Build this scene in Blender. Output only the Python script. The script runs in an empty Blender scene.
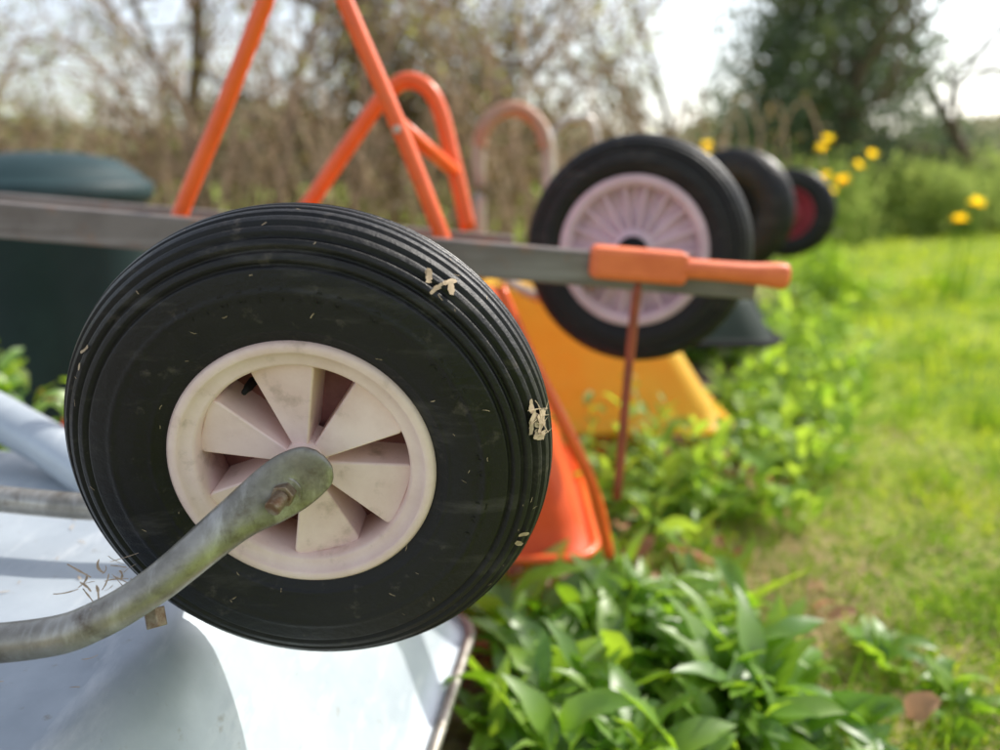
import bpy, math, random
import numpy as np
from mathutils import Vector, Matrix, Quaternion
random.seed(7); rng=np.random.default_rng(7)
scene=bpy.context.scene
COL=scene.collection
PI=math.pi
# ------------------------------------------------------------------ helpers
def empty(name,loc=(0,0,0),rot=None,parent=None):
    e=bpy.data.objects.new(name,None); e.empty_display_size=.1
    M=Matrix.Translation(loc)
    if rot is not None: M=M@rot.to_4x4()
    COL.objects.link(e)
    if parent: e.parent=parent; e.matrix_parent_inverse=parent.matrix_world.inverted()
    e.matrix_world=M
    bpy.context.view_layer.update()
    return e
def mesh(name,V,F,mat,parent=None,smooth=True,local=False):
    me=bpy.data.meshes.new(name)
    if isinstance(F,np.ndarray):
        V=np.asarray(V,dtype=np.float32); n=F.shape[0]; k=F.shape[1]
        me.vertices.add(len(V)); me.vertices.foreach_set('co',V.ravel())
        me.loops.add(n*k); me.loops.foreach_set('vertex_index',F.astype(np.int32).ravel())
        me.polygons.add(n); me.polygons.foreach_set('loop_start',np.arange(0,n*k,k,dtype=np.int32))
        me.polygons.foreach_set('loop_total',np.full(n,k,dtype=np.int32))
        me.update(calc_edges=True)
    else:
        me.from_pydata([tuple(v) for v in V],[],F)
    me.polygons.foreach_set('use_smooth',[smooth]*len(me.polygons))
    me.materials.append(mat)
    me.validate()
    o=bpy.data.objects.new(name,me); COL.objects.link(o)
    if parent:
        o.parent=parent
        if not local: o.matrix_parent_inverse=parent.matrix_world.inverted()
    return o
def bevel(o,w,seg=2,ang=35):
    m=o.modifiers.new('bevel','BEVEL'); m.width=w; m.segments=seg; m.limit_method='ANGLE'; m.angle_limit=math.radians(ang)
    return o
def revolve(prof,n,closed=False):
    prof=np.array(prof); k=len(prof)
    a=np.linspace(0,2*PI,n,endpoint=False)
    V=np.zeros((n,k,3)); V[:,:,0]=np.cos(a)[:,None]*prof[None,:,0]; V[:,:,1]=np.sin(a)[:,None]*prof[None,:,0]; V[:,:,2]=prof[None,:,1]
    i=np.arange(n); j=np.arange(k if closed else k-1)
    I,J=np.meshgrid(i,j,indexing='ij'); I2=(I+1)%n; J2=(J+1)%k
    F=np.stack([I*k+J,I2*k+J,I2*k+J2,I*k+J2],-1).reshape(-1,4)
    return V.reshape(-1,3),F
def catmull(P,sub):
    P=[np.array(p,float) for p in P]; P=[2*P[0]-P[1]]+P+[2*P[-1]-P[-2]]
    out=[]
    for i in range(1,len(P)-2):
        for s in range(sub):
            t=s/sub; a,b,c,d=P[i-1:i+3]
            out.append(.5*((2*b)+(c-a)*t+(2*a-5*b+4*c-d)*t*t+(-a+3*b-3*c+d)*t**3))
    out.append(P[-2]); return np.array(out)
def sweep(P,ra,rb=None,up=(0,0,1),n=16,sub=8,power=2.0,smooth_path=True,caps=True):
    P=np.array(P,float); m=len(P)
    ra=np.full(m,ra) if np.isscalar(ra) else np.array(ra,float)
    rb=ra.copy() if rb is None else (np.full(m,rb) if np.isscalar(rb) else np.array(rb,float))
    if smooth_path and m>2:
        Q=catmull([list(P[i])+[ra[i],rb[i]] for i in range(m)],sub); P=Q[:,:3]; ra=Q[:,3]; rb=Q[:,4]
    m=len(P); T=np.gradient(P,axis=0); T/=np.linalg.norm(T,axis=1)[:,None]
    up=np.array(up,float); S=np.cross(T,up); S/=np.linalg.norm(S,axis=1)[:,None]; U=np.cross(S,T)
    a=np.linspace(0,2*PI,n,endpoint=False); c=np.sign(np.cos(a))*np.abs(np.cos(a))**(2/power); s=np.sign(np.sin(a))*np.abs(np.sin(a))**(2/power)
    V=P[:,None,:]+S[:,None,:]*(c[None,:,None]*ra[:,None,None])+U[:,None,:]*(s[None,:,None]*rb[:,None,None])
    F=[]
    for i in range(m-1):
        for j in range(n):
            F.append((i*n+j,i*n+(j+1)%n,(i+1)*n+(j+1)%n,(i+1)*n+j))
    if caps: F.append(tuple(range(n))[::-1]); F.append(tuple((m-1)*n+j for j in range(n)))
    return V.reshape(-1,3),F
def tube(name,P,r,mat,parent,**k):
    V,F=sweep(P,r,**k); return mesh(name,V,F,mat,parent)
def box(name,c,size,mat,parent,rot=None,bev=.004,local=False):
    x,y,z=[s/2 for s in size]
    V=[Vector(v) for v in [(-x,-y,-z),(x,-y,-z),(x,y,-z),(-x,y,-z),(-x,-y,z),(x,-y,z),(x,y,z),(-x,y,z)]]
    if rot is not None: V=[rot@v for v in V]
    V=[v+Vector(c) for v in V]
    o=mesh(name,V,[(0,3,2,1),(4,5,6,7),(0,1,5,4),(1,2,6,5),(2,3,7,6),(3,0,4,7)],mat,parent,smooth=False,local=local)
    if bev: bevel(o,bev)
    return o
# ------------------------------------------------------------------ materials
def newmat(name):
    m=bpy.data.materials.new(name); m.use_nodes=True; nt=m.node_tree
    for n in list(nt.nodes): nt.nodes.remove(n)
    out=nt.nodes.new('ShaderNodeOutputMaterial'); return m,nt,out
def pmat(name,c1,c2=None,scale=20,rough=.5,metal=0,bump=0,bscale=None,thr=(.4,.65),c3=None,scale3=90,thr3=(.6,.72),rough2=None,coord='Object',spec=.5,trans=0,c4=None,scale4=(3,3,3),thr4=(.5,.7)):
    m,nt,out=newmat(name); N=nt.nodes; L=nt.links
    b=N.new('ShaderNodeBsdfPrincipled'); L.new(b.outputs[0],out.inputs[0])
    b.inputs['Specular IOR Level'].default_value=spec
    tc=N.new('ShaderNodeTexCoord'); b.inputs['Roughness'].default_value=rough; b.inputs['Metallic'].default_value=metal
    def noise(s,det=6):
        n=N.new('ShaderNodeTexNoise'); n.inputs['Detail'].default_value=det; n.inputs['Roughness'].default_value=.65
        if isinstance(s,tuple):
            mp=N.new('ShaderNodeMapping'); mp.inputs['Scale'].default_value=s; mp.inputs['Rotation'].default_value=(.4,.3,.6); L.new(tc.outputs[coord],mp.inputs[0]); L.new(mp.outputs[0],n.inputs['Vector']); n.inputs['Scale'].default_value=1
        else:
            n.inputs['Scale'].default_value=s; L.new(tc.outputs[coord],n.inputs['Vector'])
        return n
    def ramp(n,t):
        r=N.new('ShaderNodeMapRange'); r.inputs[1].default_value=t[0]; r.inputs[2].default_value=t[1]; L.new(n.outputs['Fac'],r.inputs[0]); return r
    cur=None
    if c2 is not None:
        f=ramp(noise(scale),thr); mx=N.new('ShaderNodeMix'); mx.data_type='RGBA'
        L.new(f.outputs[0],mx.inputs[0]); mx.inputs[6].default_value=(*c1,1); mx.inputs[7].default_value=(*c2,1); cur=mx.outputs[2]
        if rough2 is not None:
            rr=N.new('ShaderNodeMapRange'); L.new(f.outputs[0],rr.inputs[0]); rr.inputs[3].default_value=rough; rr.inputs[4].default_value=rough2; L.new(rr.outputs[0],b.inputs['Roughness'])
    for (cc,ss,tt) in ((c4,scale4,thr4),(c3,scale3,thr3)):
        if cc is None: continue
        f=ramp(noise(ss,8),tt); mx=N.new('ShaderNodeMix'); mx.data_type='RGBA'; L.new(f.outputs[0],mx.inputs[0])
        if cur: L.new(cur,mx.inputs[6])
        else: mx.inputs[6].default_value=(*c1,1)
        mx.inputs[7].default_value=(*cc,1); cur=mx.outputs[2]
    if cur: L.new(cur,b.inputs['Base Color'])
    else: b.inputs['Base Color'].default_value=(*c1,1)
    if bump:
        n=noise(bscale or scale*3,8); bp=N.new('ShaderNodeBump'); bp.inputs['Strength'].default_value=bump; bp.inputs['Distance'].default_value=.002
        L.new(n.outputs['Fac'],bp.inputs['Height']); L.new(bp.outputs[0],b.inputs['Normal'])
    if trans:
        t=N.new('ShaderNodeBsdfTranslucent'); s=N.new('ShaderNodeMixShader'); s.inputs[0].default_value=trans
        if cur: L.new(cur,t.inputs[0])
        else: t.inputs[0].default_value=(*c1,1)
        L.new(b.outputs[0],s.inputs[1]); L.new(t.outputs[0],s.inputs[2]); L.new(s.outputs[0],out.inputs[0])
    return m
def leafmat(name,ca,cb,trans=.5,gloss=.03,cc=None,patch=3.0,rough=.5):
    m,nt,out=newmat(name); N=nt.nodes; L=nt.links
    g=N.new('ShaderNodeNewGeometry'); mx=N.new('ShaderNodeMix'); mx.data_type='RGBA'
    L.new(g.outputs['Random Per Island'],mx.inputs[0]); mx.inputs[6].default_value=(*ca,1); mx.inputs[7].default_value=(*cb,1); col=mx.outputs[2]
    if cc is not None:
        n=N.new('ShaderNodeTexNoise'); n.inputs['Scale'].default_value=patch; n.inputs['Detail'].default_value=4; L.new(g.outputs['Position'],n.inputs['Vector'])
        r=N.new('ShaderNodeMapRange'); r.inputs[1].default_value=.48; r.inputs[2].default_value=.66; L.new(n.outputs['Fac'],r.inputs[0])
        m2=N.new('ShaderNodeMix'); m2.data_type='RGBA'; L.new(r.outputs[0],m2.inputs[0]); L.new(col,m2.inputs[6]); m2.inputs[7].default_value=(*cc,1); col=m2.outputs[2]
    d=N.new('ShaderNodeBsdfDiffuse'); t=N.new('ShaderNodeBsdfTranslucent'); L.new(col,d.inputs[0])
    hs=N.new('ShaderNodeHueSaturation'); hs.inputs['Saturation'].default_value=1.1; hs.inputs['Value'].default_value=1.8; hs.inputs['Hue'].default_value=.485; L.new(col,hs.inputs['Color']); L.new(hs.outputs[0],t.inputs[0])
    s=N.new('ShaderNodeMixShader'); s.inputs[0].default_value=trans; L.new(d.outputs[0],s.inputs[1]); L.new(t.outputs[0],s.inputs[2])
    last=s
    if gloss>0:
        gl=N.new('ShaderNodeBsdfGlossy'); gl.inputs['Roughness'].default_value=rough
        s2=N.new('ShaderNodeMixShader'); s2.inputs[0].default_value=gloss; L.new(s.outputs[0],s2.inputs[1]); L.new(gl.outputs[0],s2.inputs[2]); last=s2
    L.new(last.outputs[0],out.inputs[0])
    return m
M_rubber=pmat('tyre_rubber',(.0045,.0045,.005),(.012,.011,.010),scale=9,rough=.38,rough2=.60,bump=.6,bscale=110,c3=(.12,.10,.08),scale3=44,thr3=(.60,.84),spec=.36,c4=(.075,.068,.06),scale4=(7,30,12),thr4=(.56,.80))
M_hub=pmat('hub_plastic',(.93,.725,.66),(.80,.585,.52),scale=14,rough=.42,bump=.08,bscale=200,c3=(.36,.25,.17),scale3=30,thr3=(.57,.82))
M_hubin=pmat('hub_recess_shade',(.34,.13,.11),(.20,.075,.06),scale=25,rough=.6)  # hub plastic darkened to reddish: shadow in the blade gaps painted into the colour
M_hub2=pmat('hub_plastic_far',(.74,.54,.59),(.60,.43,.47),scale=14,rough=.5)
M_galv=pmat('galvanised_steel',(.38,.355,.31),(.22,.205,.175),scale=22,rough=.34,metal=.75,rough2=.52,bump=.18,bscale=120,c3=(.10,.07,.045),scale3=36,thr3=(.54,.74),c4=(.52,.50,.46),scale4=(60,14,20),thr4=(.52,.7))
M_tray=pmat('galvanised_sheet',(.49,.545,.59),(.38,.43,.48),scale=5,rough=.40,metal=.30,rough2=.55,bump=.14,bscale=25,c3=(.27,.24,.20),scale3=55,thr3=(.63,.8),c4=(.58,.62,.65),scale4=(30,9,20),thr4=(.55,.7))
M_bolt=pmat('rusty_bolt',(.36,.30,.22),(.20,.11,.06),scale=120,rough=.5,metal=.7,bump=.3,bscale=400)
M_orange=pmat('orange_paint',(.90,.135,.022),(.78,.105,.018),scale=9,rough=.32,c3=(.35,.12,.05),scale3=50,thr3=(.62,.78))
M_orangetray=pmat('orange_tray_plastic',(.95,.18,.04),(.85,.13,.025),scale=9,rough=.5,trans=.45)
M_grip=pmat('orange_grip',(.86,.19,.055),(.74,.14,.04),scale=20,rough=.5,bump=.2)
M_beam=pmat('weathered_grey_steel',(.19,.16,.14),(.13,.105,.09),scale=8,rough=.5,metal=.2,c3=(.24,.13,.08),scale3=20,thr3=(.55,.75),c4=(.27,.24,.22),scale4=(3,60,60),thr4=(.5,.7))
M_yellow=pmat('yellow_tray_plastic',(1.0,.74,.09),(1.0,.66,.06),scale=6,rough=.42,c3=(.6,.38,.1),scale3=30,thr3=(.68,.8),trans=.55)
M_darktray=pmat('dark_green_tray',(.012,.024,.018),(.022,.038,.03),scale=8,rough=.75,spec=.2)
M_bin=pmat('dark_teal_plastic',(.016,.038,.042),(.024,.052,.056),scale=5,rough=.55,spec=.3)
M_chrome=pmat('bare_steel_tube',(.50,.46,.42),(.40,.27,.20),scale=6,rough=.4,metal=.5)
M_rust=pmat('rusted_orange_tube',(.46,.20,.11),(.40,.26,.19),scale=12,rough=.6)
M_red=pmat('red_hub',(.40,.03,.05),(.28,.02,.03),scale=12,rough=.5)
M_straw=pmat('straw',(.55,.42,.28),(.30,.22,.14),scale=80,rough=.9)
M_black=pmat('black_plastic',(.012,.012,.012),rough=.75,spec=.2)
M_strut=pmat('brown_red_strut',(.36,.07,.03),(.25,.055,.025),scale=20,rough=.5)
M_bark=pmat('bark',(.14,.10,.07),(.22,.165,.11),scale=12,rough=.9)
M_twig=pmat('twig_bark',(.54,.37,.24),(.30,.21,.14),scale=3,rough=.9)
M_weed=leafmat('weed_leaf',(.10,.23,.025),(.27,.42,.06),trans=.5,gloss=.07,rough=.42,cc=(.18,.33,.045),patch=6)
M_clover=leafmat('clover_leaf',(.12,.23,.03),(.23,.36,.045),trans=.45,gloss=.0)
M_grass=leafmat('grass_blade',(.25,.35,.035),(.45,.51,.075),trans=.5,gloss=.0,cc=(.16,.27,.035),patch=3.5)
M_dry=leafmat('dry_grass',(.42,.33,.19),(.58,.46,.28),trans=.25,gloss=.0)
M_crown=leafmat('tree_leaf',(.065,.105,.06),(.15,.195,.10),trans=.35,gloss=.04,cc=(.18,.22,.10),patch=1.3)
M_spring=leafmat('spring_leaf',(.26,.30,.09),(.40,.40,.15),trans=.45,gloss=.0)
M_ivy=leafmat('ivy_leaf',(.08,.07,.028),(.20,.155,.06),trans=.3,gloss=.03)
M_dist=leafmat('distant_leaf',(.26,.28,.18),(.36,.34,.22),trans=.3,gloss=.0)
M_petal=leafmat('petal',(.92,.78,.06),(.95,.84,.12),trans=.4,gloss=.0)
M_deadleaf=leafmat('dead_leaf',(.28,.13,.07),(.46,.28,.16),trans=.25,gloss=.02)
# ------------------------------------------------------------------ wheel
def wheel(name,c,n,R,hw,rimR,hubmat,parent,style='blade',detail=1.0,roll=0):
    n=Vector(n).normalized(); X=Vector((1,0,0)); X=(X-n*X.dot(n)).normalized(); Y=n.cross(X)
    rot=Matrix((X,Y,n)).transposed()@Matrix.Rotation(roll,3,'Z')
    e=empty(name,c,rot,parent)
    inner=rimR-.018*R/.2; rc=(R+inner)/2; ar=(R-inner)/2; p=2.35
    K=int(260*detail); th=np.linspace(-PI,PI,K,endpoint=False)
    cr=np.sign(np.cos(th))*np.abs(np.cos(th))**(2/p); cz=np.sign(np.sin(th))*np.abs(np.sin(th))**(2/p)
    r=rc+ar*cr; z=hw*cz
    i0=np.argmin(np.abs(th)); d=np.hypot(np.diff(r,append=r[0]),np.diff(z,append=z[0])); s=np.concatenate([[0],np.cumsum(d)[:-1]]); s=s-s[i0]
    nr=np.gradient(z); nz=-np.gradient(r); ln=np.hypot(nr,nz); nr/=ln; nz/=ln
    if nr[i0]<0: nr=-nr; nz=-nz
    pitch=.0105; dep=np.zeros(K); tread=.068
    ph=np.abs(((s/pitch+.5)%1)-.5)
    g=np.clip((.22-ph)/.07,0,1); dep-=.0042*g*(np.abs(s)<tread)
    dep+=.0014*np.exp(-((np.abs(s)-.083)/.0022)**2)+.0009*np.exp(-((np.abs(s)-.112)/.0018)**2)
    r2=r+nr*dep; z2=z+nz*dep
    V,F=revolve(np.stack([r2,z2],1),int(176*detail),closed=True)
    mesh('tyre',V,F,M_rubber,e,local=True)
    f=rimR
    if style=='blade':
        prof=[(f*.99,.000),(f*1.005,.036),(f*1.0,.0415),(f*.975,.044),(f*.93,.0445),(f*.915,.0435),(f*.905,.0405),(f*.83,.0395),(f*.81,.0385),(f*.80,.0355),(f*.795,.030),(f*.79,-.03),(f*.99,-.03)]
        V,F=revolve(prof,128,closed=False); mesh('rim_ring',V,F,hubmat,e,local=True)
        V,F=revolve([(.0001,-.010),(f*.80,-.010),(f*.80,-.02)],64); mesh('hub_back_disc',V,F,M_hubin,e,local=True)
        for k in range(6):
            a=math.radians(98+60*k); ca,sa=math.cos(a),math.sin(a)
            ri,ro=.014,f*.797; wi,wo=.006,.0262
            pts=[(ri,-wi,.034),(ro*.93,-wo,.0345),(ro,-wo*.9,.0345),(ro*1.0,wo*.9,.0255),(ro*.93,wo,.0255),(ri,wi,.031)]
            W=[(x*ca-y*sa,x*sa+y*ca,z) for x,y,z in pts]+[(x*ca-y*sa,x*sa+y*ca,-.012) for x,y,z in pts]
            Fs=[(0,1,2,3,4,5)]+[(i,i+6,(i+1)%6+6,(i+1)%6) for i in range(6)]
            bevel(mesh('hub_blade_%d'%(k+1),W,Fs,hubmat,e,smooth=False,local=True),.0018,3)
        V,F=revolve([(.0001,.040),(.014,.040),(.017,.038),(.018,.0)],32); mesh('hub_boss',V,F,hubmat,e,local=True)
        # valve stem
        V,F=revolve([(.0001,.018),(.0022,.018),(.0026,.012),(.0035,.008),(.004,-.005)],14)
        a=math.radians(128); V=V+np.array([f*.68*math.cos(a),f*.68*math.sin(a),.006]); mesh('valve_stem',V,F,M_black,e,local=True)
    else:
        z0=hw*.78
        prof=[(f*.99,0),(f*1.0,z0),(f*.96,z0+.006),(f*.86,z0+.005),(f*.83,z0-.003),(f*.82,z0-.022),(f*.30,z0-.014),(f*.28,z0-.002),(f*.15,z0),(.0001,z0)]
        V,F=revolve(prof,64); mesh('rim_disc',V,F,hubmat,e,local=True)
        for k in range(18):
            a=2*PI*k/18; rt=Matrix.Rotation(a,3,'Z')
            box('hub_rib_%d'%(k+1),rt@Vector((f*.56,0,z0-.012)),(f*.56,.006,.014),hubmat,e,rot=rt,bev=0,local=True)
        V,F=revolve([(.0001,z0+.015),(f*.16,z0+.015),(f*.2,z0+.008),(f*.2,z0-.01)],24); mesh('hub_cap',V,F,M_black,e,local=True)
        V,F=revolve([(f*.99,-z0),(.0001,-z0+.01)],48); mesh('rim_back',V,F,hubmat,e,local=True)
    return e
# ------------------------------------------------------------------ inverted tray
def rr(x0,x1,y0,y1,r,z,n=10):
    P=[]
    for cx,cy,a0 in [(x1-r,y1-r,0),(x0+r,y1-r,90),(x0+r,y0+r,180),(x1-r,y0+r,270)]:
        for i in range(n+1):
            a=math.radians(a0+90*i/n); P.append((cx+r*math.cos(a),cy+r*math.sin(a),z))
    return np.array(P)
def tray(name,bot,rim,mat,parent,rb=.09,rrad=.07,xf=None,rimr=.009,rimmat=None,fil=.28):
    bx0,bx1,by0,by1,bz=bot; rx0,rx1,ry0,ry1,rz=rim
    lo=[]
    A=rr(bx0,bx1,by0,by1,rb,bz); B=rr(rx0,rx1,ry0,ry1,rrad,rz)
    lo.append(rr(bx0+.12,bx1-.12,by0+.12,by1-.12,max(rb-.06,.02),bz+.003))
    lo.append(rr(bx0+.03,bx1-.03,by0+.03,by1-.03,max(rb-.02,.02),bz+.001))
    g=lambda t:(t*t/(2*fil) if t<fil else t-fil/2)/(1-fil/2)
    for t in list(np.linspace(0,fil,8))+list(np.linspace(fil,1,8))[1:]:
        q=A*(1-t)+B*t; q[:,2]=bz-(bz-rz)*g(t); lo.append(q)
    lo.append(rr(rx0-.015,rx1+.015,ry0-.015,ry1+.015,rrad+.01,rz-.002))
    m=len(lo[0]); V=np.concatenate(lo); F=[tuple(range(m))]
    for i in range(len(lo)-1):
        for j in range(m): F.append((i*m+j,(i+1)*m+j,(i+1)*m+(j+1)%m,i*m+(j+1)%m))
    if xf is not None: V=np.array([xf@Vector(v) for v in V])
    o=mesh(name,V,F,mat,parent)
    so=o.modifiers.new('solid','SOLIDIFY'); so.thickness=.002
    loop=V[-m:]; L=[tuple(p) for p in loop]+[tuple(loop[0])]
    tube('rolled_rim',L,rimr,rimmat or mat,parent,n=10,smooth_path=False,caps=False)
    return o
# ------------------------------------------------------------------ foreground barrow
wb=empty('wheelbarrow',(-.6,.6,0))
piv=Vector((-.06,.97,0)); XF=Matrix.Translation(piv+Vector((-.010,0,0)))@Matrix.Rotation(math.radians(-8.5),4,'Z')@Matrix.Translation(-piv)
tray('tray',(-1.15,-.25,.24,.96,.452),(-1.30,-.062,.13,1.09,.16),M_tray,wb,rb=.12,rrad=.055,rimr=.0085,xf=XF,rimmat=M_galv)
WC=Vector((-.153,.605,.629)); WN=Vector((-.02,-1,-.12)).normalized(); RT=.196
W1=wheel('wheel',WC,WN,RT,.050,.1045,M_hub,wb)
P=[(-.1215,.537,.6425),(-.1235,.537,.641),(-.130,.537,.6365),(-.146,.536,.6265),(-.164,.531,.615),(-.19,.521,.599),(-.245,.498,.562),(-.285,.487,.540),(-.325,.482,.529),(-.42,.481,.521),(-.60,.48,.51),(-.8,.47,.482),(-1.1,.46,.47)]
P=[(x-.006*(x>-.2),y-.001,z) for x,y,z in P]
ra=[.0045,.0110,.0185,.0225,.0215,.0165,.0135,.0135,.0135,.0135,.0135,.0135,.0135]
rb=[.0012,.0026,.0034,.0038,.0060,.0118,.0133,.0135,.0135,.0135,.0135,.0135,.0135]
V,F=sweep(P,ra,rb,up=(0,1,0),n=28,sub=10,power=2.2); mesh('fork_arm',V,F,M_galv,wb)
P2=[(x,(1.225-y if x>-.5 else 1.225-y+(-.5-x)*.35),z-.02+(0 if x>-.3 else (-.3-x)*.06)) for x,y,z in P]
V,F=sweep(P2,ra,rb,up=(0,1,0),n=20,sub=8,power=2.2); mesh('fork_arm_far',V,F,M_galv,wb)
tube('chassis_rail',[(-.44,.86,.462),(-.52,.92,.475),(-.64,1.0,.50),(-.8,1.06,.545),(-1.1,1.10,.60)],.030,M_tray,wb,n=16)
def cyl(name,c,d,r,h,mat,parent,n=6,bev=.0008,cap=.0):
    d=Vector(d).normalized(); q=Vector((0,0,1)).rotation_difference(d).to_matrix()
    V=[];F=[]
    for k,zz in enumerate((0,h)):
        for i in range(n):
            a=2*PI*i/n; V.append(q@Vector((r*math.cos(a),r*math.sin(a),zz))+Vector(c))
    F=[tuple(range(n))[::-1],tuple(range(n,2*n))]+[(i,(i+1)%n,(i+1)%n+n,i+n) for i in range(n)]
    return bevel(mesh(name,V,F,mat,parent,smooth=n>8),bev,2)
cyl('axle_rod',Vector((-.155,.700,.613)),(0,-1,0),.006,.155,M_bolt,wb,n=24)
cyl('axle_washer',(-.158,.5340,.618),(-.12,-1,-.05),.0125,.0022,M_galv,wb,n=28)
cyl('axle_nut',(-.158,.5325,.618),(-.12,-1,-.05),.0090,.009,M_bolt,wb,n=6)
cyl('axle_thread_end',(-.159,.525,.6175),(-.35,-1,-.35),.0062,.014,M_bolt,wb,n=20)
cyl('tray_bolt',(-.258,.515,.532),(.3,-.5,-1),.008,.014,M_bolt,wb,n=6)
for i,ch in enumerate("4.80/4.00-8   2PR   30 PSI"):
    if ch==' ': continue
    cu=bpy.data.curves.new('ch','FONT'); cu.body=ch; cu.size=.014; cu.extrude=.0007; cu.align_x='CENTER'
    o=bpy.data.objects.new('sidewall_letter_%d'%i,cu); COL.objects.link(o); cu.materials.append(M_rubber)
    a=math.radians(118-i*5.6); rr_=.137
    o.parent=W1; o.matrix_local=Matrix.Translation((rr_*math.cos(a),rr_*math.sin(a),.0499))@Matrix.Rotation(a-PI/2,4,'Z')
def strips(name,items,mat,parent):
    V=[];F=[]
    for (pt,tan,nor,L,w,curl) in items:
        t=np.array(tan); n=np.array(nor); s=np.cross(t,n); b=len(V); m=7
        for i in range(m):
            u=i/(m-1)-.5; ww=w*(1-1.4*abs(u)**2)*random.uniform(.6,1.2)
            c=np.array(pt)+t*L*u+s*curl*L*(u*u-.1)+n*(.0007+.06*L*abs(u)*max(0,curl))
            V.append(c-s*ww); V.append(c+s*ww)
        for i in range(m-1): F.append((b+2*i,b+2*i+1,b+2*i+3,b+2*i+2))
    return mesh(name,V,F,mat,parent,smooth=True,local=True)
def tyre_pt(a,th,R=RT,hw=.05,inner=.0865,p=2.35):
    rc=(R+inner)/2; ar=(R-inner)/2
    cr=math.copysign(abs(math.cos(th))**(2/p),math.cos(th)); cz=math.copysign(abs(math.sin(th))**(2/p),math.sin(th))
    r=rc+ar*cr; z=hw*cz; nr=math.cos(th);nz=math.sin(th)
    return Vector((r*math.cos(a),r*math.sin(a),z)),Vector((nr*math.cos(a),nr*math.sin(a),nz)).normalized()
items=[]
for k in range(70):
    a=random.uniform(0,2*PI); th=random.uniform(-.6,2.3); pt,n=tyre_pt(a,th)
    t=Vector([random.gauss(0,1) for _ in range(3)]); t=(t-n*t.dot(n)).normalized()
    items.append((pt,t,n,random.uniform(.0015,.006),random.uniform(.00012,.00035),random.uniform(-.5,.5)))
for (a,th,c) in [(54,.80,3),(52,.66,3),(12,.60,8),(8,.70,6),(14,.74,5),(-20,.8,2),(150,.9,2)]:
    for k in range(c):
        pt,n=tyre_pt(math.radians(a)+random.gauss(0,.028),th+random.gauss(0,.06)); t=Vector([random.gauss(0,1) for _ in range(3)]); t=(t-n*t.dot(n)).normalized()
        items.append((pt+n*random.uniform(0,.002),t,n,random.uniform(.005,.013),random.uniform(.0010,.0030),random.uniform(-.3,.4)))
for k in range(9):
    pt,n=tyre_pt(math.radians(13)+random.gauss(0,.04),.62+random.gauss(0,.08)); t=Vector([random.gauss(0,1) for _ in range(3)]); t=(t-n*t.dot(n)).normalized()
    items.append((pt+n*.002,t,n,random.uniform(.012,.026),.0004,random.uniform(-.6,.8)))
strips('stuck_straw',items,M_straw,W1)
items=[]
for k in range(26):
    t=Vector((random.gauss(0,1),random.gauss(0,1),random.gauss(0,.3))).normalized()
    items.append(((-.285+random.gauss(0,.012),.505+random.gauss(0,.01),.558+random.gauss(0,.007)),t,Vector((0,0,1)),random.uniform(.008,.022),random.uniform(.0004,.0012),random.uniform(-.6,.6)))
for k in range(80):
    t=Vector((random.gauss(0,1),random.gauss(0,1),0)).normalized()
    items.append(((random.uniform(-.8,-.30),random.uniform(.4,.9),.4560),t,Vector((0,0,1)),random.uniform(.003,.014),random.uniform(.0003,.0009),random.uniform(-.6,.6)))
o=strips('straw_debris',items,M_straw,wb); o.matrix_parent_inverse=wb.matrix_world.inverted()
# ------------------------------------------------------------------ orange barrow
ob=empty('wheelbarrow.001',(-.3,1.5,0))
e0=Vector((-1.2,1.22,.808)); e1=Vector((.40,1.2,.676)); ang=math.atan2(e0.z-e1.z,1.6)
RB=Matrix.Rotation(ang,3,'Y'); bc=(e0+e1)/2
def bz(x): return e0.z+(e1.z-e0.z)*(x-e0.x)/1.6
box('handle_beam',bc,(1.60,.030,.054),M_beam,ob,rot=RB,bev=.004)
box('handle_beam_far',(-.62,1.68,.735),(1.3,.03,.05),M_beam,ob,rot=RB,bev=.004)
box('grip_collar',(.212,1.196,bz(.212)+.013),(.15,.042,.050),M_grip,ob,rot=RB,bev=.010)
V,F=sweep([(x,1.196,bz(x)+.014) for x in (.16,.30,.385,.434,.445)],[.021,.021,.021,.018,.008],[.016,.015,.016,.020,.010],n=20,sub=4,power=3); mesh('grip_sleeve',V,F,M_grip,ob)
for x in (-.46,-.12,.10): cyl('beam_bolt_%d'%int(abs(x)*100),(x,1.206,bz(x)),(0,-1,0),.008,.007,M_bolt,ob)
tube('leg_loop',[(-.515,1.265,.755),(-.506,1.265,.786),(-.425,1.265,.94),(-.35,1.265,1.09),(-.318,1.265,1.165),(-.288,1.265,1.19),(-.258,1.265,1.165),(-.232,1.265,1.09),(-.155,1.265,.905),(-.096,1.265,.75),(-.09,1.265,.73)],.0130,M_orange,ob,n=14)
tube('leg_loop_far',[(-.40,1.55,.75),(-.368,1.55,.786),(-.285,1.55,.895),(-.216,1.55,.98),(-.168,1.55,1.006),(-.122,1.55,.973),(-.09,1.55,.86),(-.062,1.55,.73)],.0155,M_orange,ob,n=14)
tube('leg_brace',[(-.165,1.28,.92),(-.087,1.55,.84)],.013,M_orange,ob,n=12)
cyl('leg_bolt',(-.158,1.25,.905),(0,-1,0),.007,.006,M_chrome,ob)
tray('tray',(-.69,-.03,1.36,1.72,.60),(-.905,.165,1.28,1.85,.17),M_orangetray,ob,rb=.05,rrad=.06,rimmat=M_orange)
tube('tray_brace',[(.0,1.26,.66),(.055,1.24,.54),(.155,1.245,.33),(.195,1.255,.18)],.010,M_orange,ob,n=12)
tube('handle_strut',[(.213,1.2,.675),(.206,1.205,.54),(.197,1.21,.31)],.0075,M_strut,ob,n=12)
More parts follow.
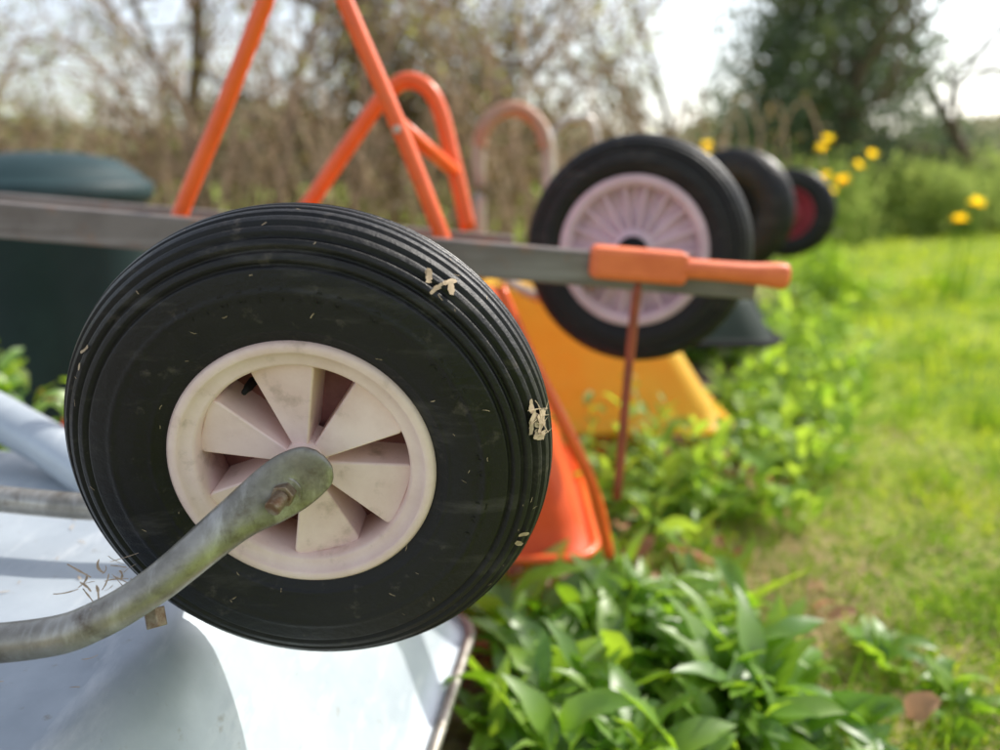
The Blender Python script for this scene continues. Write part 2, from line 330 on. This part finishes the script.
# ------------------------------------------------------------------ yellow barrow
yb=empty('wheelbarrow.002',(.1,2.2,0))
tray('tray',(-.35,.34,2.02,2.42,.54),(-.55,.60,1.92,2.62,.19),M_yellow,yb,rb=.06,rrad=.07)
W2=wheel('wheel',(.254,1.46,.700),(-.33,-.94,.03),.208,.052,.139,M_hub2,yb,style='rib',detail=.6)
tube('fork_arm',[(.235,1.40,.70),(.18,1.42,.65),(.10,1.7,.57),(0,2.1,.56)],.012,M_chrome,yb)
tube('fork_arm_far',[(.285,1.53,.69),(.24,1.6,.65),(.2,1.8,.58),(.1,2.2,.56)],.012,M_chrome,yb)
tube('leg_loop',[(-.055,2.1,.55),(-.055,2.1,.87),(-.045,2.1,.935),(-.01,2.1,.98),(.05,2.1,.99),(.10,2.1,.955),(.125,2.1,.875),(.13,2.1,.55)],.018,M_chrome,yb,n=12)
tube('leg_loop_rusty_cap',[(-.052,2.098,.90),(-.045,2.098,.935),(-.01,2.098,.98),(.05,2.098,.99),(.10,2.098,.955),(.12,2.098,.90)],.0195,M_rust,yb,n=12)
tube('leg_loop_far',[(.18,2.75,.50),(.18,2.75,.9),(.21,2.75,.98),(.26,2.75,1.0),(.32,2.75,.95),(.34,2.75,.50)],.017,M_chrome,yb,n=12)
# ------------------------------------------------------------------ dark barrow, red-hub barrow
db=empty('wheelbarrow.003',(.7,2.8,0))
tray('tray',(.1,.90,2.75,3.1,.40),(-.05,.98,2.62,3.25,.26),M_darktray,db,rb=.10,rrad=.12,rimr=.014,rimmat=M_black)
wheel('wheel',(.79,2.72,.700),(-.55,-.82,.02),.212,.066,.10,M_black,db,style='rib',detail=.45)
tube('fork_arm',[(.75,2.66,.69),(.7,2.7,.58),(.5,2.85,.41)],.013,M_black,db)
tube('fork_arm_far',[(.84,2.79,.69),(.8,2.85,.58),(.6,3.0,.41)],.013,M_black,db)
rbw=empty('wheelbarrow.004',(1.2,3.7,0))
tray('tray',(.5,1.10,3.5,3.95,.38),(.35,1.2,3.4,4.05,.2),M_darktray,rbw,rb=.08,rrad=.1,rimmat=M_black)
wheel('wheel',(1.32,3.62,.645),(-.50,-.86,.02),.200,.055,.115,M_red,rbw,style='rib',detail=.45)
tube('fork_arm',[(1.29,3.56,.64),(1.2,3.6,.52),(.95,3.7,.39)],.013,M_black,rbw)
tube('fork_arm_far',[(1.36,3.68,.64),(1.26,3.75,.52),(.95,3.85,.39)],.013,M_black,rbw)
# ------------------------------------------------------------------ compost bin
bn=empty('garden_bin',(-1.47,2.65,0))
V,F=revolve([(.0001,.0),(.24,.0),(.25,.03),(.295,.70),(.30,.705),(.315,.71),(.325,.735),(.325,.77),(.315,.775),(.30,.78),(.285,.80),(.22,.845),(.10,.865),(.0001,.87)],64); V=V+np.array([-1.50,2.65,.03]); mesh('bin_body',V,F,M_bin,bn)
# ------------------------------------------------------------------ ground
def edge(y): return np.maximum(.40,.80+(y-2.27)*.45)+.03*np.sin(y*5)
def gmat():
    m,nt,out=newmat('ground_soil_grass'); N=nt.nodes; L=nt.links
    b=N.new('ShaderNodeBsdfPrincipled'); b.inputs['Roughness'].default_value=.95; b.inputs['Specular IOR Level'].default_value=.1; L.new(b.outputs[0],out.inputs[0])
    g=N.new('ShaderNodeNewGeometry')
    def nz(s,d=8):
        n=N.new('ShaderNodeTexNoise'); n.inputs['Scale'].default_value=s; n.inputs['Detail'].default_value=d; L.new(g.outputs['Position'],n.inputs['Vector']); return n
    def mixc(f,a,b_):
        x=N.new('ShaderNodeMix'); x.data_type='RGBA'; L.new(f,x.inputs[0])
        for i,c in ((6,a),(7,b_)):
            if isinstance(c,tuple): x.inputs[i].default_value=(*c,1)
            else: L.new(c,x.inputs[i])
        return x.outputs[2]
    def mr(sock,a,b_):
        r=N.new('ShaderNodeMapRange'); r.inputs[1].default_value=a; r.inputs[2].default_value=b_; L.new(sock,r.inputs[0]); return r.outputs[0]
    soil=mixc(mr(nz(25).outputs['Fac'],.35,.65),(.11,.08,.055),(.30,.24,.17))
    gr=mixc(mr(nz(1.2).outputs['Fac'],.4,.62),(.19,.28,.035),(.37,.44,.07))
    gr=mixc(mr(nz(40).outputs['Fac'],.3,.6),(.08,.12,.02),gr)
    sep=N.new('ShaderNodeSeparateXYZ'); L.new(g.outputs['Position'],sep.inputs[0])
    ad=N.new('ShaderNodeMath'); ad.operation='MULTIPLY_ADD'; L.new(sep.outputs[1],ad.inputs[0]); ad.inputs[1].default_value=-.38; L.new(sep.outputs[0],ad.inputs[2])
    ad2=N.new('ShaderNodeMath'); ad2.operation='MULTIPLY_ADD'; L.new(nz(3).outputs['Fac'],ad2.inputs[0]); ad2.inputs[1].default_value=.5; L.new(ad.outputs[0],ad2.inputs[2])
    f=mr(ad2.outputs[0],.12,.3)
    far=mr(sep.outputs[1],4.5,7)
    mxf=N.new('ShaderNodeMath'); mxf.operation='MAXIMUM'; L.new(f,mxf.inputs[0]); L.new(far,mxf.inputs[1])
    c=mixc(mxf.outputs[0],soil,gr); L.new(c,b.inputs['Base Color'])
    bp=N.new('ShaderNodeBump'); bp.inputs['Distance'].default_value=.02; L.new(nz(30).outputs['Fac'],bp.inputs['Height']); L.new(bp.outputs[0],b.inputs['Normal'])
    return m
xs=np.concatenate([[-600,-200,-60,-20],np.linspace(-8,12,60),[25,60,200,600]]); ys=np.concatenate([[-200,-20],np.linspace(-3,20,60),[30,60,200,900]])
def gz(x,y): return .025*np.sin(x*1.7+1)*np.sin(y*1.3)*(np.clip(y-2,0,4)/4)+.0*x
X,Y=np.meshgrid(xs,ys,indexing='ij'); Z=gz(X,Y); k=len(ys)
I,J=np.meshgrid(np.arange(len(xs)-1),np.arange(k-1),indexing='ij')
F=np.stack([I*k+J,(I+1)*k+J,(I+1)*k+J+1,I*k+J+1],-1).reshape(-1,4)
mesh('ground',np.stack([X,Y,Z],-1).reshape(-1,3),F,gmat())
# ------------------------------------------------------------------ foliage generator
def leaves(B,az,L,W,e0,e1,fold=.25,S=5,pet=.0,twist=None,ripple=0.0,shape='leaf'):
    N=len(B); t=np.linspace(0,1,S+1); ang=e0[:,None]+(e1-e0)[:,None]*t[None,:]
    dl=(L/S)[:,None]; h=np.concatenate([np.zeros((N,1)),np.cumsum(np.cos(ang[:,:-1])*dl,1)],1); z=np.concatenate([np.zeros((N,1)),np.cumsum(np.sin(ang[:,:-1])*dl,1)],1)
    dx=np.cos(az)[:,None]; dy=np.sin(az)[:,None]
    C=np.stack([B[:,0:1]+h*dx,B[:,1:2]+h*dy,B[:,2:3]+z],-1)
    nrm=np.stack([-np.sin(ang)*dx,-np.sin(ang)*dy,np.cos(ang)],-1)
    side=np.stack([-dy*np.ones_like(h),dx*np.ones_like(h),0*h],-1)
    if twist is not None:
        c=np.cos(twist)[:,None,None]; s=np.sin(twist)[:,None,None]; side,nrm=side*c+nrm*s,nrm*c-side*s
    if shape=='leaf':
        u=np.clip((t-pet)/(1-pet),0,1); w=np.sin(PI*u**.8)**.8; w=np.where(t<=pet,.08,np.maximum(w,.02))
    else: w=np.array([1.,.85,.06]) if S==2 else (1-t**2)*.95+.05
    w=W[:,None]*w[None,:]/2
    rp=ripple*w*np.sin(t*14)[None,:]
    Lf=C-side*w[...,None]+nrm*(fold*w+rp)[...,None]; Rt=C+side*w[...,None]+nrm*(fold*w-rp)[...,None]
    if shape=='leaf':
        V=np.stack([Lf,C,Rt],2); m=3
    else: V=np.stack([Lf,Rt],2); m=2
    V=V.reshape(N,-1,3); per=(S+1)*m
    fs=[]
    for i in range(S):
        for j in range(m-1): fs.append((i*m+j,i*m+j+1,(i+1)*m+j+1,(i+1)*m+j))
    F=(np.arange(N)*per)[:,None,None]+np.array(fs)[None]
    return V.reshape(-1,3),F.reshape(-1,4)
def diamonds(B,size):
    n=len(B); a=rng.normal(0,1,(n,3)); a/=np.linalg.norm(a,axis=1)[:,None]; b=np.cross(a,rng.normal(0,1,(n,3))); b/=np.linalg.norm(b,axis=1)[:,None]
    L=(size*U(.6,1.3,n))[:,None]; W=L*U(.25,.4,n)[:,None]
    V=np.stack([B-a*L*.5,B+b*W-a*L*.05,B+a*L*.5,B-b*W-a*L*.05],1).reshape(-1,3)
    return V,(np.arange(n)*4)[:,None]+np.arange(4)[None]
def join(parts):
    Vs=[];Fs=[];o=0
    for V,F in parts: Vs.append(V);Fs.append(F+o);o+=len(V)
    return np.concatenate(Vs),np.concatenate(Fs)
def U(a,b,n): return rng.uniform(a,b,n)
def rosettes(cx,cy,n_leaf,Lm,Wr,stem=0.,sc=None):
    B=[];AZ=[];SC=[]
    if sc is None: sc=np.ones(len(cx))
    for x,y,nl,st,s_ in zip(cx,cy,n_leaf,stem,sc):
        a0=rng.uniform(0,2*PI)
        lx,ly=rng.normal(0,.15,2)
        for k in range(int(nl)):
            hgt=st*k/max(nl,1)
            B.append((x+rng.normal(0,.006)+lx*hgt,y+rng.normal(0,.006)+ly*hgt,hgt)); AZ.append(a0+k*2.4+rng.normal(0,.3)); SC.append(s_)
    B=np.array(B);AZ=np.array(AZ);n=len(B); L=Lm*U(.5,1.35,n)*np.array(SC); W=L*Wr*U(.7,1.25,n)
    top=np.clip(B[:,2]/.2,0,1)
    L=L*(1-.35*top); W=W*(1-.3*top)
    return leaves(B,AZ,L,W,U(.7,1.45,n),U(-.8,.8,n),fold=.35,S=8,pet=.12,twist=rng.normal(0,.4,n),ripple=.2)
def blocked(x,y):
    return ((x<-.03)&(y<1.12))|((x<.20)&(x>-.97)&(y>1.27)&(y<1.88))|((x<.64)&(x>-.57)&(y>1.90)&(y<2.65))|((x>-.06)&(x<1.0)&(y>2.6)&(y<3.27))
n=1100; y=U(.85,4.2,n); x=U(-.4,1.9,n); keep=(~blocked(x,y))&(x<edge(y)-.02+rng.normal(0,.07,n))&((np.sin(x*17+2)*np.sin(y*15+x*4)>-.45)|(y>1.7)); x,y=x[keep],y[keep]
m=len(x); st=U(0,.14,m)*(rng.random(m)<.55)
parts=[rosettes(x,y,rng.integers(5,11,m),.100,.26,st,U(.6,1.4,m))]
n=80; x=U(-.02,.44,n); y=U(.86,1.28,n); st=U(.0,.13,n)
parts.append(rosettes(x,y,rng.integers(6,12,n),.150,.24,st,U(.5,1.25,n)))
n=14; x=U(.42,.78,n); y=U(.85,1.25,n); parts.append(rosettes(x,y,rng.integers(5,9,n),.085,.36,U(0,.03,n)))
n=40; x=U(-1.5,-.92,n); y=U(1.25,2.1,n); parts.append(rosettes(x,y,rng.integers(8,14,n),.14,.35,U(.1,.42,n)))
n=12; x=rng.normal(-.86,.05,n); y=rng.normal(1.24,.04,n); parts.append(rosettes(x,y,rng.integers(10,16,n),.09,.35,U(.34,.50,n)))
V,F=join(parts); mesh('broadleaf_weeds',V,F,M_weed)
parts=[]
for (cx,cy,nn,hh) in [(.78,2.05,18,.22),(.85,2.4,20,.26),(1.12,2.75,26,.24),(1.0,2.6,18,.30),(1.3,3.3,24,.26),(1.55,3.9,24,.25),(.28,1.75,14,.38),(.42,1.82,10,.30),(.62,1.80,10,.18),(2.1,5.0,30,.35),(2.6,6.2,30,.35)]:
    x=rng.normal(cx,.09+.02*cy/2,nn); y=rng.normal(cy,.10,nn); parts.append(rosettes(x,y,rng.integers(8,14,nn),.11,.30,U(hh*.3,hh,nn)))
V,F=join(parts); mesh('leafy_clumps',V,F,leafmat('clump_leaf',(.17,.30,.045),(.32,.45,.08),trans=.5,gloss=.03))
# lawn grass
N=150000; r=np.exp(U(math.log(.85),math.log(20),N)); a=U(math.radians(-45),math.radians(55),N); x=r*np.sin(a); y=r*np.cos(a)
nz=.5+.25*np.sin(x*7+2*np.sin(y*3))+.25*np.sin(y*8+1.5*np.sin(x*5))
dirt=.9*np.exp(-(((x-.53-.04*np.sin(y*9))/.11)**2+((y-1.5)/.26)**2))
pr=np.where(x>edge(y)-.08,1,.30)*(1-.93*np.clip(dirt,0,1))*(.35+.65*nz)
keep=(rng.random(N)<pr)&~blocked(x,y); x,y,r,nz=x[keep],y[keep],r[keep],nz[keep]; n=len(x)
sc=np.maximum(1,r/2.2)
B=np.stack([x,y,gz(x,y)],1)
V,F=leaves(B,U(0,2*PI,n),U(.02,.045,n)*(.5+1.0*nz)*sc**.4,U(.0022,.0042,n)*sc,U(.5,1.5,n),U(-.5,1.1,n),fold=.0,S=2,twist=rng.normal(0,.4,n),shape='blade'); mesh('lawn_grass',V,F,M_grass)
tx=[];ty=[];tl=[]
for k in range(340):
    rr0=math.exp(rng.uniform(math.log(.9),math.log(7))); aa=rng.uniform(math.radians(5),math.radians(48)); cx,cy=rr0*math.sin(aa),rr0*math.cos(aa)
    if cx<edge(cy)-.15 or bool(blocked(np.array(cx),np.array(cy))): continue
    m_=rng.integers(14,40); s0=.025*max(1,rr0/2.5); tx+=list(rng.normal(cx,s0,m_)); ty+=list(rng.normal(cy,s0,m_)); tl+=[rng.uniform(.05,.10)*max(1,rr0/4)]*m_
tx,ty,tl=map(np.array,(tx,ty,tl)); n=len(tx); dd=np.hypot(tx,ty)
V,F=leaves(np.stack([tx,ty,0*tx],1),U(0,2*PI,n),tl*U(.6,1.2,n),U(.0025,.0045,n)*np.maximum(1,dd/2.5),U(.9,1.5,n),U(-.5,.8,n),fold=0,S=4,shape='blade'); mesh('grass_tufts',V,F,M_clover)
N=9000; r=np.exp(U(math.log(.9),math.log(4),N)); a=U(0,math.radians(48),N); x=r*np.sin(a); y=r*np.cos(a)
keep=(x>edge(y)-.15)&~blocked(x,y)&(rng.random(N)<(.5+.5*np.sin(x*6+y*4)*np.sin(y*5-x*3)))&(np.exp(-(((x-.56)/.13)**2+((y-1.5)/.28)**2))<.35); x,y,r=x[keep],y[keep],r[keep]; n=len(x)
V,F=leaves(np.stack([x,y,U(0,.02,n)],1),U(0,2*PI,n),U(.012,.028,n)*np.maximum(1,r/3),U(.007,.013,n)*np.maximum(1,r/3),U(.2,1.2,n),U(-.4,.4,n),fold=.2,S=3,shape='leaf'); mesh('lawn_clover',V,F,M_clover)
n=6500; x=rng.normal(.54,.14,n); y=rng.normal(1.50,.30,n); n2=6000; x=np.concatenate([x,U(-.0,1.4,n2)]); y=np.concatenate([y,U(.88,2.6,n2)]); k_=~blocked(x,y); x,y=x[k_],y[k_]; n=len(x)
V,F=leaves(np.stack([x,y,U(0,.014,n)],1),U(0,2*PI,n),U(.02,.08,n),U(.0012,.003,n),U(-.05,.6,n),U(-.4,.2,n),fold=0,S=2,shape='blade'); mesh('dry_grass',V,F,M_dry)
n=45; x=rng.normal(.66,.06,n); y=rng.normal(1.88,.05,n); x=np.concatenate([x,U(.1,.45,14),U(.0,.7,26)]); y=np.concatenate([y,U(1.3,1.5,14),U(.9,1.8,26)]); n=len(x); zz=U(.01,.08,n)
n3=50; x=np.concatenate([x,U(-1.35,-.86,n3)]); y=np.concatenate([y,U(1.22,1.5,n3)]); zz=np.concatenate([zz,U(.1,.47,n3)]); n=len(x)
V,F=leaves(np.stack([x,y,zz],1),U(0,2*PI,n),U(.035,.075,n),U(.02,.045,n),U(-.2,1.2,n),U(-1,.6,n),fold=.5,S=5,twist=rng.normal(0,.8,n),ripple=.3); mesh('dead_leaves',V,F,M_deadleaf)
# ------------------------------------------------------------------ branches
def segs_mesh(segs,n=5):
    s=np.array(segs); p0=s[:,0:3];p1=s[:,3:6];r0=s[:,6];r1=s[:,7]
    T=p1-p0; T/=np.linalg.norm(T,axis=1)[:,None]+1e-9; ref=np.where(np.abs(T[:,2:3])>.9,np.array([[1.,0,0]]),np.array([[0,0,1.]]))
    S=np.cross(T,ref); S/=np.linalg.norm(S,axis=1)[:,None]; Uv=np.cross(S,T)
    a=np.linspace(0,2*PI,n,endpoint=False); ring=S[:,None,:]*np.cos(a)[None,:,None]+Uv[:,None,:]*np.sin(a)[None,:,None]
    A=p0[:,None,:]+ring*r0[:,None,None]; B=p1[:,None,:]+ring*r1[:,None,None]
    V=np.stack([A,B],1).reshape(-1,3); m=len(s)
    fs=np.array([(j,(j+1)%n,n+(j+1)%n,n+j) for j in range(n)]); F=(np.arange(m)*2*n)[:,None,None]+fs[None]
    return V,F.reshape(-1,4)
def grow(p,d,L,r,depth,segs,tips,spread=.6,up=.15,kids=3,nst=4,wig=.18):
    p=np.array(p,float); d=np.array(d,float); d/=np.linalg.norm(d)
    for i in range(nst):
        q=p+d*L/nst; r1=r*(1-.35/nst*1.2); segs.append((*p,*q,r,r1)); p=q; r=r1
        d=d+rng.normal(0,wig,3)+np.array([0,0,up*.3]); d/=np.linalg.norm(d)
        if depth>0 and i>=1:
            for k in range(1 if kids<3 else 2):
                dd=d+rng.normal(0,spread,3); dd[2]+=up; grow(p,dd,L*rng.uniform(.5,.75),r*.55,depth-1,segs,tips,spread,up,kids,nst,wig)
    if depth<=1: tips.append(p)
def crown(tips,per,sd,size,mat,name,parent):
    T=np.array(tips); n=len(T)*per; B=np.repeat(T,per,0)+rng.normal(0,sd,(n,3))
    V,F=diamonds(B,size); return mesh(name,V,F,mat,parent)
segs=[];tips=[]
for k in range(54):
    x=rng.uniform(-8.5,1.2); y=rng.uniform(7.0,10.5); lean=rng.normal(0,.35)
    grow((x,y,0),(lean,rng.normal(0,.2),1),rng.uniform(1.1,1.9)*(.75 if x<-3.6 else 1.3),rng.uniform(.02,.045),2,segs,tips,spread=.75,up=.15,kids=3,nst=4,wig=.24)
hd=empty('bare_hedge',(-3,9,0)); V,F=segs_mesh(segs,4); mesh('branches',V,F,M_twig,hd)
crown([t for t in tips if rng.random()<.5],5,.13,.06,M_spring,'buds',hd)
segs=[];tips=[]
for k in range(420):
    x=rng.uniform(-7,2.0); y=rng.uniform(5.8,8.0); a=rng.uniform(0,2*PI); h=rng.uniform(.5,1.5); w=rng.uniform(.3,.9)
    pr=None
    for i in range(7):
        u=i/6; q=(x+math.cos(a)*w*u,y+math.sin(a)*w*u,h*math.sin(PI*u*.8)); 
        if pr: segs.append((*pr,*q,.007,.007)); tips.append(q)
        pr=q
br=empty('bramble_thicket',(-2,7,0)); V,F=segs_mesh(segs,4); mesh('stems',V,F,M_twig,br); crown([t for t in tips if rng.random()<.55],4,.08,.07,M_ivy,'leaves',br)
def tree(name,loc,h,r,depth,per,sd,size,mat,spread=.6,lean=(0,0),nst=4,bark=None,blob=None):
    s=[];t=[]; grow((loc[0],loc[1],0),(lean[0],lean[1],1),h,r,depth,s,t,spread=spread,up=.1,kids=3,nst=nst)
    e=empty(name,loc); V,F=segs_mesh(s,5); mesh('trunk_and_limbs',V,F,bark or M_bark,e)
    if per: crown(t,per,sd,size,mat,'crown',e)
    if blob: 
        ps=[]
        for (c,rad,nc,cn) in blob:
            cc=rng.normal(0,1,(nc,3)); cc/=np.linalg.norm(cc,axis=1)[:,None]; cc*=(rng.random(nc)**.4)[:,None]; cc=np.array(c)+cc*np.array(rad)
            B=np.repeat(cc,cn,0)+rng.normal(0,.17,(nc*cn,3)); ps.append(diamonds(B[B[:,2]>.05],size))
        V,F=join(ps); mesh('foliage',V,F,mat,e)
    return e
tree('ivy_clad_tree',(-1.15,8.6,0),2.4,.10,3,4,.16,.08,M_ivy,spread=.55,blob=[((-1.1,8.5,1.6),(.7,.6,1.5),90,60)])
tree('ivy_clad_tree',(-.2,9.4,0),2.2,.08,3,4,.18,.08,M_ivy,spread=.6,blob=[((-.1,9.3,1.2),(.9,.6,1.1),70,50)])
tree('bare_tree',(-5.2,9.0,0),2.6,.10,3,0,.1,.05,M_ivy,lean=(-.15,0))
tree('bare_tree',(-3.4,8.8,0),2.6,.09,3,1,.1,.06,M_spring,lean=(.1,0))
tree('bare_tree',(-2.3,7.6,0),2.0,.05,3,1,.1,.05,M_spring,lean=(.3,0))
tree('spring_tree',(2.2,11.0,0),2.2,.06,2,8,.2,.08,M_spring,spread=.6)
tree('spring_tree',(3.2,14,0),2.6,.08,2,8,.25,.09,M_spring,spread=.6)
tree('holly_tree',(4.6,11.5,0),2.3,.12,2,4,.2,.10,M_crown,spread=.6,blob=[((3.9,11.5,1.7),(1.2,1.0,1.5),130,50),((5.0,11.8,2.0),(1.4,1.0,1.7),170,50),((4.5,11.4,3.4),(1.3,.8,.9),80,45)])
tree('leaning_tree',(7.1,11.6,0),2.3,.10,2,1,.2,.07,M_crown,lean=(-.35,0))
tree('leaning_tree',(9.0,13.5,0),2.3,.12,3,3,.2,.08,M_crown,lean=(.1,0))
def shrub(name,c,rad,n,size,mat):
    nc=n//40; cc=rng.normal(0,1,(nc,3)); cc/=np.linalg.norm(cc,axis=1)[:,None]; cc*=(rng.random(nc)**.4)[:,None]; cc=np.array(c)+cc*np.array(rad)
    B=np.repeat(cc,40,0)+rng.normal(0,.12,(nc*40,3)); V,F=diamonds(B[B[:,2]>0],size); return mesh(name,V,F,mat)
M_shr=leafmat('shrub_leaf',(.17,.25,.07),(.31,.37,.12),trans=.45,gloss=0)
shrub('shrub',(3.4,9.3,.3),(1.0,.6,.6),6000,.08,M_shr)
shrub('shrub',(5.4,10.3,.3),(1.2,.6,.6),6000,.08,M_shr)
shrub('shrub',(7.6,11.2,.3),(1.6,.7,.8),7000,.09,M_shr)
shrub('shrub',(2.2,7.4,.2),(.6,.4,.5),4000,.07,M_shr)
shrub('shrub',(6.6,12.5,.6),(1.2,.7,1.0),6000,.09,M_crown)
n=36000; x=U(-60,90,n); y=U(42,60,n); h=1.8+1.6*np.abs(np.sin(x*.13))+1.0*np.sin(x*.41+1); z=rng.random(n)**.8*h
V,F=diamonds(np.stack([x,y,z],1),1.1); mesh('distant_trees',V,F,M_dist)
# daffodils
fl=[];stm=[]
spots=[(2.02,5.1,.99),(2.24,5.05,.86),(2.12,4.9,.74),(2.2,5.3,.70),(3.05,5.1,.60),(3.0,5.2,.55),(2.15,5.2,.77),(1.28,4.9,.93)]
for (x,y,z) in spots:
    for q in range(2):
        xx,yy,zz=x+rng.normal(0,.035),y+rng.normal(0,.04),z+rng.normal(0,.025); stm.append((xx,yy,0,xx,yy,zz,.004,.003))
        for k in range(6): fl.append((xx,yy,zz,k*PI/3))
        for k in range(6): fl.append((xx,yy,zz,k*PI/3+.5))
fl=np.array(fl); n=len(fl)
df=empty('daffodils',(2.2,5.1,0)); V,F=leaves(fl[:,:3],fl[:,3],np.full(n,.052),np.full(n,.03),U(-.3,1.3,n),U(-.3,1.2,n),S=3,shape='leaf'); mesh('petals',V,F,M_petal,df)
V,F=segs_mesh(stm,5); mesh('stems',V,F,M_clover,df)
n=110; q=np.array(spots)[rng.integers(0,len(spots),n)]; V,F=leaves(np.stack([q[:,0]+rng.normal(0,.08,n),q[:,1]+rng.normal(0,.1,n),0*q[:,0]],1),U(0,2*PI,n),U(.2,.45,n),U(.012,.018,n),U(1.2,1.5,n),U(.7,1.4,n),fold=.1,S=3,shape='blade'); mesh('daffodil_leaves',V,F,M_clover,df)
# ------------------------------------------------------------------ light
s=Vector((.60,.42,.68)).normalized(); el=math.asin(s.z); az=math.atan2(s.x,s.y)
w=bpy.data.worlds.new('World'); scene.world=w; w.use_nodes=True; nt=w.node_tree
sky=nt.nodes.new('ShaderNodeTexSky'); sky.sky_type='NISHITA'; sky.sun_disc=False; sky.sun_elevation=el; sky.sun_rotation=az; sky.dust_density=2.0; sky.air_density=1.0
hs=nt.nodes.new('ShaderNodeHueSaturation'); hs.inputs['Saturation'].default_value=.5; hs.inputs['Value'].default_value=1.75
bg=nt.nodes['Background']; nt.links.new(sky.outputs[0],hs.inputs['Color']); nt.links.new(hs.outputs[0],bg.inputs[0]); bg.inputs[1].default_value=.15
ld=bpy.data.lights.new('sun','SUN'); ld.energy=5; ld.angle=math.radians(.5); ld.color=(1,.95,.87)
lo=bpy.data.objects.new('sun',ld); COL.objects.link(lo); lo.rotation_mode='QUATERNION'; lo.rotation_quaternion=(-s).to_track_quat('-Z','Y'); lo.location=s*20
# ------------------------------------------------------------------ camera
cd=bpy.data.cameras.new('camera'); cd.lens=28; cd.sensor_width=36; cd.clip_start=.02; cd.clip_end=2000
co=bpy.data.objects.new('camera',cd); COL.objects.link(co); co.location=(0,0,.85); co.rotation_euler=(math.radians(90-15),0,0)
cd.dof.use_dof=True; cd.dof.focus_distance=.60; cd.dof.aperture_fstop=2.5
scene.camera=co
scene.view_settings.view_transform='Standard'; scene.view_settings.look='None'; scene.view_settings.exposure=0
